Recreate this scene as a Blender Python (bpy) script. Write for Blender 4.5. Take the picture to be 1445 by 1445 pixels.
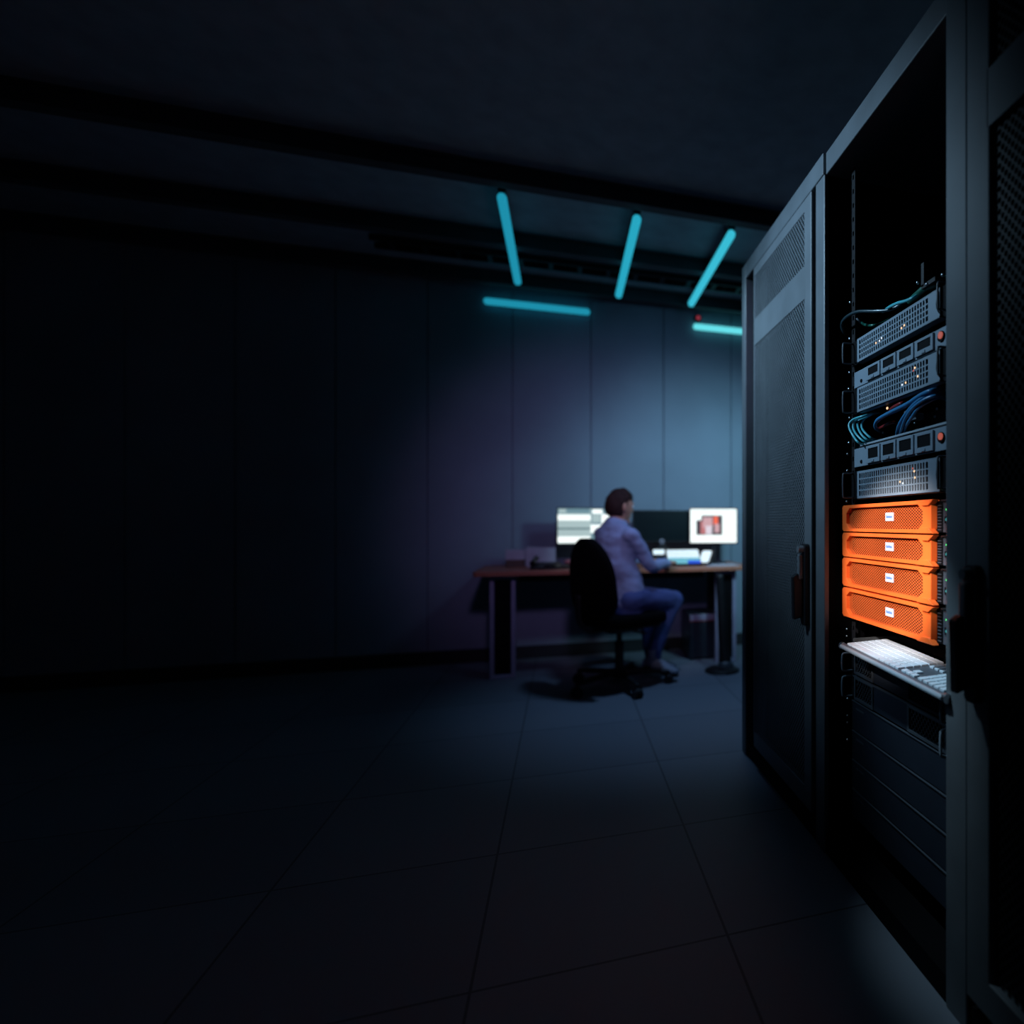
import bpy, bmesh, math, random
from mathutils import Vector, Matrix, Euler, noise
random.seed(7)
PI = math.pi
C = bpy.context.scene
COL = C.collection
for o in list(bpy.data.objects): bpy.data.objects.remove(o)

# ------------------------------------------------------------------ camera
YAW = math.radians(18.54)
CAMZ = 1.056
cd = bpy.data.cameras.new('camera'); cam = bpy.data.objects.new('camera', cd); COL.objects.link(cam)
cam.location = (0, 0, CAMZ); cam.rotation_euler = (PI/2, 0, -YAW)
cd.sensor_width = 36; cd.lens = 850/1445*36
cd.shift_x = -(1080-722.5)/1445; cd.shift_y = 17.5/1445
cd.clip_start = .02; cd.clip_end = 60
cd.dof.use_dof = True; cd.dof.focus_distance = 1.72; cd.dof.aperture_fstop = 1.12
C.camera = cam
# ------------------------------------------------------------------ world, exposure
C.view_settings.view_transform = 'Standard'; C.view_settings.look = 'None'
C.view_settings.exposure = 0; C.view_settings.gamma = 1; C.view_settings.use_curve_mapping = False
w = bpy.data.worlds.new('world'); C.world = w; w.use_nodes = True
w.node_tree.nodes['Background'].inputs[0].default_value = (.05, .08, .14, 1)
w.node_tree.nodes['Background'].inputs[1].default_value = .0
# ------------------------------------------------------------------ lights
def aim(o, t): o.rotation_euler = (Vector(t)-o.location).to_track_quat('-Z', 'Y').to_euler()
def area(name, loc, tgt, sx, sy, col, e, spread=180):
    l = bpy.data.lights.new(name, 'AREA'); l.shape = 'RECTANGLE'; l.size = sx; l.size_y = sy
    l.color = col; l.energy = e; l.spread = math.radians(spread)
    o = bpy.data.objects.new(name, l); COL.objects.link(o); o.location = loc; aim(o, tgt); return o
def spot(name, loc, tgt, ang, col, e, blend=1, r=.05):
    l = bpy.data.lights.new(name, 'SPOT'); l.spot_size = math.radians(ang); l.spot_blend = blend
    l.color = col; l.energy = e; l.shadow_soft_size = r
    o = bpy.data.objects.new(name, l); COL.objects.link(o); o.location = loc; aim(o, tgt); return o
# blue wash on the back wall, from unseen spots added past the rack row
spot('wall_fill_spot', (1.55, 2.9, 1.95), (1.2, 5.1, 1.15), 74, (.38, .80, 1.0), 118, 1, .12)
spot('wide_wall_fill_spot', (1.3, 2.8, 2.5), (.78, 5.1, 1.45), 78, (.34, .56, 1.0), 30, 1, .15)
# unseen violet spots added on the camera side, for wall, shirt and desk
spot('violet_fill_spot', (.1, .4, 2.6), (.2, 4.8, 1.2), 38, (.60, .42, 1.0), 78, 1, .15)
spot('desk_fill_spot', (-.2, 1.9, 2.75), (.5, 4.15, .85), 26, (.85, .72, 1.0), 42, 1, .1)
# unseen cyan spot added across the aisle to light the upper racks
spot('aisle_fill_spot', (-.75, 2.1, 2.5), (.8, 1.97, 1.78), 64, (.44, .73, 1.0), 175, 1, .12)
spot('floor_fill_spot', (.75, 3.45, 2.85), (.74, 3.75, 0), 62, (.30, .56, 1.0), 66, 1, .1)  # unseen overhead spot added to light the floor
# unseen fill spots added for the orange servers and the pulled-out keyboard
spot('orange_fill_spot', (-.55, .75, 1.75), (.86, 1.47, .93), 17.4, (1, .90, .86), 310, .6, .03)
spot('rack_edge_fill_spot', (-.35, 3.3, 2.6), (.79, 2.74, 1.75), 40, (.42, .74, 1.0), 85, 1, .1)  # unseen spot added to brighten the far rack's edge and door
spot('keyboard_fill_spot', (.42, 1.36, 1.40), (.84, 1.27, .69), 44, (.55, .82, 1), 24, 1, .02)

# ------------------------------------------------------------------ pixel <-> room helpers (measuring the photo)
cy, sy_ = math.cos(YAW), math.sin(YAW)
def on_x(px, py, X):
    k = (px-1080)/850; y = X*(cy-sy_*k)/(sy_+cy*k); d = sy_*X+cy*y
    return Vector((X, y, CAMZ-(py-740)*d/850))
def on_y(px, py, Y):
    k = (px-1080)/850; x = Y*(sy_+cy*k)/(cy-sy_*k); d = sy_*x+cy*Y
    return Vector((x, Y, CAMZ-(py-740)*d/850))
# ------------------------------------------------------------------ materials
M = {}
def mat(name, col, rough=.5, metal=0, spec=.5, emit=None, es=1, bump=0, bscale=200, var=0, vscale=8, aniso=None):
    m = bpy.data.materials.new(name); m.use_nodes = True; n = m.node_tree; b = n.nodes['Principled BSDF']
    b.inputs['Base Color'].default_value = (*col, 1); b.inputs['Roughness'].default_value = rough
    b.inputs['Metallic'].default_value = metal; b.inputs['Specular IOR Level'].default_value = spec
    if emit: b.inputs['Emission Color'].default_value = (*emit, 1); b.inputs['Emission Strength'].default_value = es
    tc = n.nodes.new('ShaderNodeTexCoord')
    if bump:
        t = n.nodes.new('ShaderNodeTexNoise'); t.inputs['Scale'].default_value = bscale; t.inputs['Detail'].default_value = 3
        n.links.new(tc.outputs['Object'], t.inputs['Vector'])
        bp = n.nodes.new('ShaderNodeBump'); bp.inputs['Strength'].default_value = bump; bp.inputs['Distance'].default_value = .002
        n.links.new(t.outputs['Fac'], bp.inputs['Height']); n.links.new(bp.outputs['Normal'], b.inputs['Normal'])
    if var or not emit:
        v = var or .12
        t = n.nodes.new('ShaderNodeTexNoise'); t.inputs['Scale'].default_value = vscale; t.inputs['Detail'].default_value = 4
        n.links.new(tc.outputs['Object'], t.inputs['Vector'])
        r = n.nodes.new('ShaderNodeValToRGB')
        r.color_ramp.elements[0].position = .3; r.color_ramp.elements[1].position = .7
        r.color_ramp.elements[0].color = (*[c*(1-v) for c in col], 1); r.color_ramp.elements[1].color = (*[min(1, c*(1+v)) for c in col], 1)
        n.links.new(t.outputs['Fac'], r.inputs['Fac']); n.links.new(r.outputs['Color'], b.inputs['Base Color'])
    M[name] = m; return m
def perf(name, base, ay, az, ry, rz, stagger=True):
    """perforated sheet: the holes are real transparency, laid out in the sheet's own y/z"""
    m = base.copy(); m.name = name; n = m.node_tree; N = n.nodes.new; L = n.links.new
    tc = N('ShaderNodeTexCoord')
    def cell(off):
        a = N('ShaderNodeVectorMath'); a.operation = 'MULTIPLY_ADD'
        a.inputs[1].default_value = (0, 1/ay, 1/az); a.inputs[2].default_value = (0, off, off); L(tc.outputs['Object'], a.inputs[0])
        f = N('ShaderNodeVectorMath'); f.operation = 'FRACTION'; L(a.outputs[0], f.inputs[0])
        s = N('ShaderNodeVectorMath'); s.operation = 'SUBTRACT'; s.inputs[1].default_value = (0, .5, .5); L(f.outputs[0], s.inputs[0])
        q = N('ShaderNodeVectorMath'); q.operation = 'MULTIPLY'; q.inputs[1].default_value = (0, ay/ry, az/rz); L(s.outputs[0], q.inputs[0])
        l = N('ShaderNodeVectorMath'); l.operation = 'LENGTH'; L(q.outputs[0], l.inputs[0]); return l.outputs['Value']
    v = cell(0)
    if stagger:
        mn = N('ShaderNodeMath'); mn.operation = 'MINIMUM'; L(v, mn.inputs[0]); L(cell(.5), mn.inputs[1]); v = mn.outputs[0]
    lt = N('ShaderNodeMath'); lt.operation = 'LESS_THAN'; lt.inputs[1].default_value = 1; L(v, lt.inputs[0])
    tr = N('ShaderNodeBsdfTransparent'); mx = N('ShaderNodeMixShader')
    L(lt.outputs[0], mx.inputs[0]); L(n.nodes['Principled BSDF'].outputs[0], mx.inputs[1]); L(tr.outputs[0], mx.inputs[2])
    L(mx.outputs[0], n.nodes['Material Output'].inputs['Surface']); M[name] = m; return m

mat('rack_metal', (.11, .125, .14), .42, bump=.05, bscale=900)
mat('door_metal', (.12, .135, .15), .45, bump=.05, bscale=900)
mat('black', (.004, .004, .005), .7, spec=.08)
mat('rack_inside', (.003, .003, .004), .8, spec=.05)
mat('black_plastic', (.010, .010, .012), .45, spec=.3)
mat('unit_grey', (.19, .24, .29), .42, bump=.06, bscale=700)
mat('unit_dark', (.05, .062, .078), .45)
mat('panel_dark', (.018, .024, .036), .35)
mat('orange', (.88, .135, .022), .38, bump=.04, bscale=500)
mat('orange_sheet', (.60, .105, .02), .5)
mat('steel', (.55, .57, .6), .28, metal=1)
mat('key_white', (.62, .7, .78), .35)
mat('key_case', (.09, .10, .12), .45)
mat('key_body', (.30, .35, .4), .4)
mat('shelf_grey', (.06, .065, .07), .55, bump=.3, bscale=300, var=.4, vscale=60)
mat('wall', (.24, .29, .36), .75, bump=.1, bscale=60, vscale=1.5)
mat('ceiling', (.30, .36, .42), .9)
mat('beam_dark', (.05, .06, .07), .7)
mat('baseboard', (.012, .012, .016), .6)
mat('wood', (.30, .13, .065), .45, var=.3, vscale=14)
mat('desk_metal', (.30, .29, .42), .45)
mat('chair_fabric', (.003, .003, .004), .9, spec=.05, bump=.3, bscale=400)
mat('chair_plastic', (.012, .012, .014), .5, spec=.3)
mat('skin', (.52, .26, .18), .55)
mat('hair', (.030, .013, .012), .8, spec=.2, bump=.8, bscale=220, var=.4, vscale=60)
mat('shirt', (.26, .32, .52), .85, bump=.3, bscale=500)
mat('jeans', (.055, .085, .25), .85, bump=.3, bscale=600)
mat('shoe', (.22, .26, .34), .6); mat('sole', (.02, .02, .02), .7)
mat('paper', (.48, .47, .55), .8); mat('pink', (.62, .2, .22), .7); mat('box_brown', (.12, .075, .06), .8)
mat('cable_teal', (.08, .42, .48), .32); mat('cable_blue', (.04, .20, .40), .32)
mat('cable_red', (.25, .02, .02), .35); mat('cable_black', (.02, .04, .05), .25); mat('cable_green', (.01, .10, .07), .35)
mat('monitor_shell', (.012, .013, .015), .4)
mat('blank_screen', (.006, .012, .014), .22)
for nm, c, s in [('led_green', (.1, 1, .25), 2.2), ('led_red', (.8, .17, .12), .42), ('led_warm', (1, .62, .35), 1.2), ('led_white', (.8, .9, 1), 1.0),
                 ('led_teal', (.1, .8, .8), .5),
                 ('screen_white', (.93, 1, .97), 1.15), ('screen_mid', (.46, .60, .60), .85), ('screen_low', (.2, .36, .42), .7),
                 ('screen_dark', (.05, .08, .085), .35), ('screen_line', (.10, .2, .22), .7),
                 ('pic_dark', (.055, .045, .055), .9), ('pic_pink', (.62, .36, .38), .95), ('pic_red', (.9, .13, .06), 1.0), ('pic_rose', (.5, .16, .16), 1), ('pic_pale', (.72, .62, .68), 1),
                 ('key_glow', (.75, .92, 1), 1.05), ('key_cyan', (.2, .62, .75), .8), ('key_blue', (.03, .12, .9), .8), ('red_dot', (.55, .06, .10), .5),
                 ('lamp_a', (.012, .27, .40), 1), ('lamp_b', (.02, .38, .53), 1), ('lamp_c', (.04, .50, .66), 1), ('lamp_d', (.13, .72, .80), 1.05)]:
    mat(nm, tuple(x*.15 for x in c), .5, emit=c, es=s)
perf('door_perf', M['door_metal'], .018, .022, .0055, .0062)
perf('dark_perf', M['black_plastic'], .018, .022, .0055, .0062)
perf('orange_perf', M['orange_sheet'], .0130, .0078, .0048, .0018)
perf('hex_perf', M['unit_dark'], .0150, .0190, .0062, .0055)
perf('vent_perf', M['orange'], .01, .01, .002, .002)

def stripe_wood():
    m = M['wood']; n = m.node_tree; b = n.nodes['Principled BSDF']
    tc = n.nodes.new('ShaderNodeTexCoord'); mp = n.nodes.new('ShaderNodeMapping'); mp.inputs['Scale'].default_value = (1.5, 22, 22)
    t = n.nodes.new('ShaderNodeTexNoise'); t.inputs['Scale'].default_value = 3; t.inputs['Detail'].default_value = 6
    r = n.nodes.new('ShaderNodeValToRGB'); r.color_ramp.elements[0].color = (.40, .13, .075, 1); r.color_ramp.elements[1].color = (.54, .19, .11, 1)
    n.links.new(tc.outputs['Object'], mp.inputs[0]); n.links.new(mp.outputs[0], t.inputs['Vector']); n.links.new(t.outputs['Fac'], r.inputs[0])
    n.links.new(r.outputs[0], b.inputs['Base Color'])
stripe_wood()
def floor_mat():
    m = mat('floor', (.16, .18, .22), .6); n = m.node_tree; b = n.nodes['Principled BSDF']
    tc = n.nodes.new('ShaderNodeTexCoord'); br = n.nodes.new('ShaderNodeTexBrick'); br.offset = 0
    br.inputs['Scale'].default_value = 1; br.inputs['Brick Width'].default_value = .6; br.inputs['Row Height'].default_value = .6
    br.inputs['Mortar Size'].default_value = .004; br.inputs['Mortar Smooth'].default_value = .3
    br.inputs['Color1'].default_value = (.19, .215, .26, 1); br.inputs['Color2'].default_value = (.165, .185, .225, 1); br.inputs['Mortar'].default_value = (.07, .08, .1, 1)
    n.links.new(tc.outputs['Object'], br.inputs['Vector']); n.links.new(br.outputs['Color'], b.inputs['Base Color'])
floor_mat()

# ------------------------------------------------------------------ geometry helpers
class MB:
    def __init__(s): s.bm = bmesh.new()
    def box(s, x0, x1, y0, y1, z0, z1, T=None):
        r = bmesh.ops.create_cube(s.bm, size=1)
        mx = Matrix.Translation(((x0+x1)/2, (y0+y1)/2, (z0+z1)/2)) @ Matrix.Diagonal((abs(x1-x0), abs(y1-y0), abs(z1-z0), 1))
        bmesh.ops.transform(s.bm, matrix=(T @ mx) if T else mx, verts=r['verts']); return s
    def prism(s, pts, axis, a, b, T=None):
        """polygon pts (2-d) extruded along axis 'x','y','z' from a to b"""
        f = {'x': lambda p, t: (t, p[0], p[1]), 'y': lambda p, t: (p[0], t, p[1]), 'z': lambda p, t: (p[0], p[1], t)}[axis]
        v0 = [s.bm.verts.new(f(p, a)) for p in pts]; v1 = [s.bm.verts.new(f(p, b)) for p in pts]; k = len(pts)
        fs = [s.bm.faces.new(v0), s.bm.faces.new(v1[::-1])]
        for i in range(k): fs.append(s.bm.faces.new((v0[i], v1[i], v1[(i+1) % k], v0[(i+1) % k])))
        if T: bmesh.ops.transform(s.bm, matrix=T, verts=v0+v1)
        return s
    def ring(s, outer, inner, axis, a, b, T=None):
        f = {'x': lambda p, t: (t, p[0], p[1]), 'y': lambda p, t: (p[0], t, p[1]), 'z': lambda p, t: (p[0], p[1], t)}[axis]
        V = [[s.bm.verts.new(f(p, t)) for p in P] for t in (a, b) for P in (outer, inner)]; k = len(outer)
        for i in range(k):
            j = (i+1) % k
            s.bm.faces.new((V[0][i], V[0][j], V[1][j], V[1][i])); s.bm.faces.new((V[2][i], V[3][i], V[3][j], V[2][j]))
            s.bm.faces.new((V[0][i], V[2][i], V[2][j], V[0][j])); s.bm.faces.new((V[1][i], V[1][j], V[3][j], V[3][i]))
        if T: bmesh.ops.transform(s.bm, matrix=T, verts=sum(V, []))
        return s
    def cyl(s, p, q, r, r2=None, seg=20):
        p, q = Vector(p), Vector(q); d = q-p
        c = bmesh.ops.create_cone(s.bm, cap_ends=True, segments=seg, radius1=r, radius2=r if r2 is None else r2, depth=d.length)
        bmesh.ops.transform(s.bm, matrix=Matrix.Translation((p+q)/2) @ d.to_track_quat('Z', 'Y').to_matrix().to_4x4(), verts=c['verts']); return s
    def ball(s, c, r, seg=20, T=None):
        u = bmesh.ops.create_uvsphere(s.bm, u_segments=seg, v_segments=max(8, seg//2), radius=1)
        r = (r, r, r) if not hasattr(r, '__len__') else r
        m = Matrix.Translation(c) @ (T or Matrix()) @ Matrix.Diagonal((*r, 1))
        bmesh.ops.transform(s.bm, matrix=m, verts=u['verts']); return s
    def tube(s, pts, radii, seg=14, frame=None, sub=6):
        """smooth tapered tube through pts; radii floats or (a,b) pairs in frame axes"""
        P = [Vector(p) for p in pts]; R = [(r, r) if not hasattr(r, '__len__') else r for r in (radii if hasattr(radii, '__len__') else [radii]*len(P))]
        pp, rr = [], []
        for i in range(len(P)-1):
            a, b, c, d = P[max(i-1, 0)], P[i], P[i+1], P[min(i+2, len(P)-1)]
            for j in range(sub):
                t = j/sub
                pp.append(.5*((2*b)+(c-a)*t+(2*a-5*b+4*c-d)*t*t+(3*b-a-3*c+d)*t**3))
                rr.append(tuple(R[i][q]*(1-t)+R[i+1][q]*t for q in (0, 1)))
        pp.append(P[-1]); rr.append(R[-1])
        rings = []; u = None
        for i, p in enumerate(pp):
            t = (pp[min(i+1, len(pp)-1)]-pp[max(i-1, 0)]).normalized()
            if frame: u = Vector(frame)
            elif u is None: u = t.orthogonal()
            u = (u-t*u.dot(t)).normalized(); v = t.cross(u)
            rings.append([s.bm.verts.new(p+u*rr[i][0]*math.cos(2*PI*k/seg)+v*rr[i][1]*math.sin(2*PI*k/seg)) for k in range(seg)])
        for a, b in zip(rings, rings[1:]):
            for k in range(seg): s.bm.faces.new((a[k], a[(k+1) % seg], b[(k+1) % seg], b[k]))
        s.bm.faces.new(rings[0][::-1]); s.bm.faces.new(rings[-1]); return s
    def lathe(s, prof, c, seg=32):
        rings = [[s.bm.verts.new((c[0]+r*math.cos(2*PI*k/seg), c[1]+r*math.sin(2*PI*k/seg), c[2]+z)) for k in range(seg)] for r, z in prof]
        for a, b in zip(rings, rings[1:]):
            for k in range(seg): s.bm.faces.new((a[k], a[(k+1) % seg], b[(k+1) % seg], b[k]))
        s.bm.faces.new(rings[0][::-1]); s.bm.faces.new(rings[-1]); return s
ORG = {}
def link(name, me, m, parent=None, bevel=0, smooth=False):
    o = bpy.data.objects.new(name, me); COL.objects.link(o)
    if m: me.materials.append(m if not isinstance(m, str) else M[m])
    if parent: org = ORG[parent.name]; o.parent = parent
    else:
        xs = [v.co for v in me.vertices]
        org = Vector(((min(v.x for v in xs)+max(v.x for v in xs))/2, (min(v.y for v in xs)+max(v.y for v in xs))/2, min(v.z for v in xs)))
        o.location = org
    me.transform(Matrix.Translation(-org)); ORG[o.name] = org
    if bevel:
        b = o.modifiers.new('bevel', 'BEVEL'); b.width = bevel; b.segments = 2; b.limit_method = 'ANGLE'
    if smooth:
        for p in me.polygons: p.use_smooth = True
    return o
def obj(name, mb, m, parent=None, bevel=0, smooth=False, label=None):
    bmesh.ops.recalc_face_normals(mb.bm, faces=mb.bm.faces)
    me = bpy.data.meshes.new(name); mb.bm.to_mesh(me); mb.bm.free()
    o = link(name, me, m, parent, bevel, smooth)
    if label: o['label'] = label
    return o
def tag(o, label, cat, group=None):
    o['label'] = label; o['category'] = cat
    if group: o['group'] = group
    return o
def thing(name, label, cat, loc, group=None):
    o = bpy.data.objects.new(name, None); COL.objects.link(o); o.location = loc; o.empty_display_size = .05
    ORG[o.name] = Vector(loc); return tag(o, label, cat, group)
def struct(name, mb, m, parent=None):
    o = obj(name, mb, m, parent)
    if not parent: o['kind'] = 'structure'
    return o
def dup(root, loc, label, group=None):
    def cp(o, par):
        c = o.copy(); COL.objects.link(c); c.parent = par; ORG[c.name] = ORG.get(o.name, Vector())
        for ch in [x for x in COL.objects if x.parent == o]: cp(ch, c)
        return c
    r = cp(root, None); r.location = loc; r['label'] = label
    if group: r['group'] = group
    return r
def rrect(x0, x1, y0, y1, r, n=6):
    pts = []
    for cx, cy_, a in ((x1-r, y1-r, 0), (x0+r, y1-r, 90), (x0+r, y0+r, 180), (x1-r, y0+r, 270)):
        for i in range(n+1):
            t = math.radians(a+90*i/n); pts.append((cx+r*math.cos(t), cy_+r*math.sin(t)))
    return pts
def remeshed(mb, voxel, smooth_it=4, disp=0, dscale=12, name='body'):
    """one continuous surface out of overlapping closed volumes"""
    bmesh.ops.recalc_face_normals(mb.bm, faces=mb.bm.faces)
    me = bpy.data.meshes.new(name+'_raw'); mb.bm.to_mesh(me); mb.bm.free()
    t = bpy.data.objects.new('tmp', me); COL.objects.link(t)
    r = t.modifiers.new('r', 'REMESH'); r.mode = 'VOXEL'; r.voxel_size = voxel
    if smooth_it: s = t.modifiers.new('s', 'SMOOTH'); s.iterations = smooth_it; s.factor = .5
    dg = bpy.context.evaluated_depsgraph_get(); dg.update()
    out = bpy.data.meshes.new_from_object(t.evaluated_get(dg)); bpy.data.objects.remove(t)
    if disp:
        out.update()
        for v in out.vertices:
            c = v.co; k = noise.noise(Vector((c.x*dscale, c.y*dscale, c.z*dscale*1.8)))+.5*noise.noise(Vector((c.x*dscale*2.3+5, c.y*dscale*2.3, c.z*dscale*3)))
            v.co = c+v.normal*k*disp
    return out

# ================================================================== THE ROOM
YW = 5.10; CH = 2.97
struct('floor', MB().box(-4.6, 4.2, -2.2, YW+.1, -.12, 0), 'floor')
struct('ceiling', MB().box(-4.6, 4.2, -2.2, YW+.1, CH, CH+.1), 'ceiling')
m = MB().box(-4.6, 4.2, YW+.02, YW+.14, 0, CH)
x = .213-.59*8
while x < 4.2:
    m.box(max(x+.004, -4.6), min(x+.586, 4.2), YW, YW+.03, .0, CH); x += .59
struct('wall_back', m, 'wall')
struct('wall_left', MB().box(-4.7, -4.6, -2.2, YW+.1, 0, CH), 'wall')
struct('wall_right', MB().box(4.2, 4.3, -2.2, YW+.1, 0, CH), 'wall')
struct('wall_front', MB().box(-4.6, 4.2, -2.3, -2.2, 0, CH), 'wall')
struct('baseboard_back', MB().box(-4.58, 4.18, YW-.016, YW, 0.001, .10), 'baseboard')
# joists, cable tray and duct under the ceiling
for i, (y, lab) in enumerate([(4.97, 'dark steel beam where the ceiling meets the back wall'), (4.28, 'dark steel beam across the ceiling, second from the back wall'), (3.5, 'dark steel beam across the ceiling, third from the back wall')]):
    b = MB().box(-4.6, 4.2, y-.035, y+.035, CH-.012, CH).box(-4.6, 4.2, y-.008, y+.008, CH-.09, CH).box(-4.6, 4.2, y-.035, y+.035, CH-.10, CH-.088)
    tag(obj('ceiling_beam', b, 'beam_dark'), lab, 'beam')
t = thing('cable_tray', 'dark cable tray hanging under the ceiling above the desk', 'cable tray', (.8, 4.6, CH-.10))
m = MB().box(-1.2, 3.2, 4.53, 4.545, 2.91, 2.95).box(-1.2, 3.2, 4.655, 4.67, 2.91, 2.95)
for i in range(22): m.box(-1.1+i*.2, -1.07+i*.2, 4.54, 4.66, 2.91, 2.916)
obj('rail', m, 'black_plastic', t)
for xx in (-.9, .1, 1.2, 2.2, 3.0): obj('hanger', MB().cyl((xx, 4.6, 2.91), (xx, 4.6, CH), .006, seg=8), 'black_plastic', t)
m = MB()
for q in range(4): m.tube([(-1.15+i*.5, 4.565+q*.023+.006*math.sin(i*1.7+q), 2.927) for i in range(9)], .009, 8)
obj('cable_bundle', m, 'black', t)

# ---- lamps: tubes with round ends
def tube_lamp(name, p, q, m, label, group, r=.026):
    p, q = Vector(p), Vector(q); d = (q-p).normalized()
    t = thing(name, label, 'lamp', (p+q)/2+Vector((0, 0, .03)), group)
    dv = MB().cyl(p, q, r, seg=24).ball(p, r, 16).ball(q, r, 16)
    obj('diffuser', dv, m, t, smooth=True)
    return t
def ceiling_lamp(x, y0, y1, m, label):
    t = tube_lamp('ceiling_lamp', (x, y1, 2.85), (x, y0, 2.85), m, label, 'cyan tube lamps hanging from the ceiling')
    obj('housing', MB().box(x-.02, x+.02, y0-.02, y1+.02, 2.874, 2.90), 'black_plastic', t)
    for yy in (y0+.15, y1-.15): obj('suspension_rod', MB().cyl((x, yy, 2.895), (x, yy, CH), .004, seg=8), 'black_plastic', t)
def wall_lamp(x0, x1, z, m, label):
    t = tube_lamp('wall_lamp', (x0, YW-.035, z), (x1, YW-.035, z), m, label, 'cyan tube lamps on the back wall')
    obj('housing', MB().box(x0-.01, x1+.01, YW-.012, YW-.001, z-.018, z+.018), 'black_plastic', t)
ceiling_lamp(-.32, 3.6, 4.80, 'lamp_a', 'cyan tube lamp pointing at the viewer, leftmost under the ceiling')
ceiling_lamp(.41, 3.6, 4.83, 'lamp_b', 'cyan tube lamp pointing at the viewer, middle one under the ceiling')
ceiling_lamp(.985, 3.6, 4.83, 'lamp_c', 'cyan tube lamp pointing at the viewer, nearest the racks')
wall_lamp(-.555, .18, 2.77, 'lamp_a', 'dim cyan tube lamp lying level high on the back wall, left')
wall_lamp(1.075, 1.85, 2.745, 'lamp_d', 'bright pale cyan tube lamp level on the back wall beside the racks')
t = thing('smoke_detector', 'small wall detector with a red light above the bright wall lamp', 'detector', on_y(985, 449, YW-.02))
c = ORG[t.name]
obj('body', MB().cyl((c.x, YW-.001, c.z), (c.x, YW-.03, c.z), .035, .028), 'baseboard', t)
obj('indicator', MB().ball((c.x, YW-.031, c.z), (.018, .008, .018), 12), 'red_dot', t)

# ================================================================== DESK
DZ = .74; DY0, DY1 = 4.38, 5.06; DX0, DX1 = -.57, 1.36
t = thing('desk', 'long office desk with brown wooden top against the back wall', 'desk', ((DX0+DX1)/2, 4.72, 0))
obj('desktop', MB().prism(rrect(DX0, DX1, DY0, DY1, .03), 'z', DZ-.032, DZ), 'wood', t, .004)
for a, b, lab in ((-.475, -.312, None), (1.10, 1.262, None)):
    L = MB().ring([(a, .0), (b, .0), (b, DZ-.035), (a, DZ-.035)], [(a+.028, .028), (b-.028, .028), (b-.028, DZ-.063), (a+.028, DZ-.063)], 'y', 4.47, 4.51)
    lg = obj('leg', L, 'desk_metal', t, .003)
    obj('leg_panel', MB().box(a+.027, b-.027, 4.484, 4.50, .027, DZ-.062), 'black', lg)
    L = MB().box(a, b, 4.51, 4.98, .0, .03)
    obj('foot_bar', MB().box((a+b)/2-.02, (a+b)/2+.02, 4.51, 4.98, .001, .03), 'black_plastic', lg)
    obj('rear_post', MB().box((a+b)/2-.03, (a+b)/2+.03, 4.93, 4.98, .03, DZ-.035), 'black_plastic', lg)
obj('cross_beam', MB().box(-.32, 1.11, 4.93, 4.97, .62, .68), 'black_plastic', t)

# ---- monitors
def monitor(cx, cy_, zc, w_, h, rot, label, tiles, base_z=DZ, screen='screen_mid'):
    """a screen facing -y, turned by rot about its middle; tiles = u0,u1,v0,v1 (0..1 from top left), material"""
    T = Matrix.Translation((cx, cy_, zc)) @ Matrix.Rotation(rot, 4, 'Z')
    t = thing('monitor', label, 'monitor', (cx, cy_, base_z))
    obj('shell', MB().box(-w_/2-.008, w_/2+.008, 0, .03, -h/2-.010, h/2+.008, T), 'monitor_shell', t, .004)
    s = obj('screen', MB().box(-w_/2, w_/2, -.002, .001, -h/2, h/2, T), screen, t)
    for i, (u0, u1, v0, v1, m_) in enumerate(tiles):
        obj('screen_tile', MB().box(-w_/2+u0*w_, -w_/2+u1*w_, -.0035-.0002*i, -.002, h/2-v1*h, h/2-v0*h, T), m_, s)
    obj('stand_neck', MB().box(-.02, .02, .03, .05, -(zc-base_z)+.01, .02, T), 'monitor_shell', t, .003)
    obj('stand_base', MB().prism(rrect(-.10, .10, -.07, .09, .03), 'z', -(zc-base_z)+.0005, -(zc-base_z)+.012, T), 'monitor_shell', t, .002)
    return t
a, b = on_y(787, 717, 4.78), on_y(860, 766, 4.78)
monitor((a.x+b.x)/2, 4.78, (a.z+b.z)/2-.002, b.x-a.x, a.z-b.z, 0, 'left monitor with pale horizontal bands, partly hidden by the man\'s head',
        [(0, .62, 0, .14, 'screen_low'), (.02, .16, .02, .12, 'screen_mid'), (0, .63, .18, .34, 'screen_white'), (0, .63, .555, .60, 'screen_line'), (0, .62, .80, .98, 'screen_white'),
         (.64, 1, 0, 1, 'screen_low'), (.66, .86, .02, .15, 'screen_white'), (.66, .82, .17, .40, 'screen_mid'), (.84, .99, .16, .44, 'screen_white'), (.63, .84, .46, .70, 'screen_white')])
a, b = on_y(894, 721, 4.84), on_y(973, 763, 4.84)
monitor((a.x+b.x)/2, 4.84, (a.z+b.z)/2, b.x-a.x, a.z-b.z, 0, 'middle monitor with a nearly black screen in front of the man', [], screen='blank_screen')
a, b = on_y(976, 718, 4.76), on_y(1037, 765.5, 4.76)
mc = (a+b)/2
monitor(mc.x, 4.76, mc.z, (b.x-a.x)*1.04, a.z-b.z, math.radians(-14), 'right monitor with a white screen around a dark and pink picture',
        [(.13, .69, .19, .77, 'pic_dark'), (.22, .36, .36, .74, 'pic_rose'), (.27, .48, .24, .56, 'pic_pink'), (.33, .47, .50, .75, 'pic_pale'), (.50, .60, .22, .46, 'pic_red'), (.52, .63, .44, .70, 'pic_pink'), (.13, .24, .17, .33, 'screen_white'),
         (.03, .97, .07, .085, 'screen_mid')], screen='screen_white')
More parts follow.
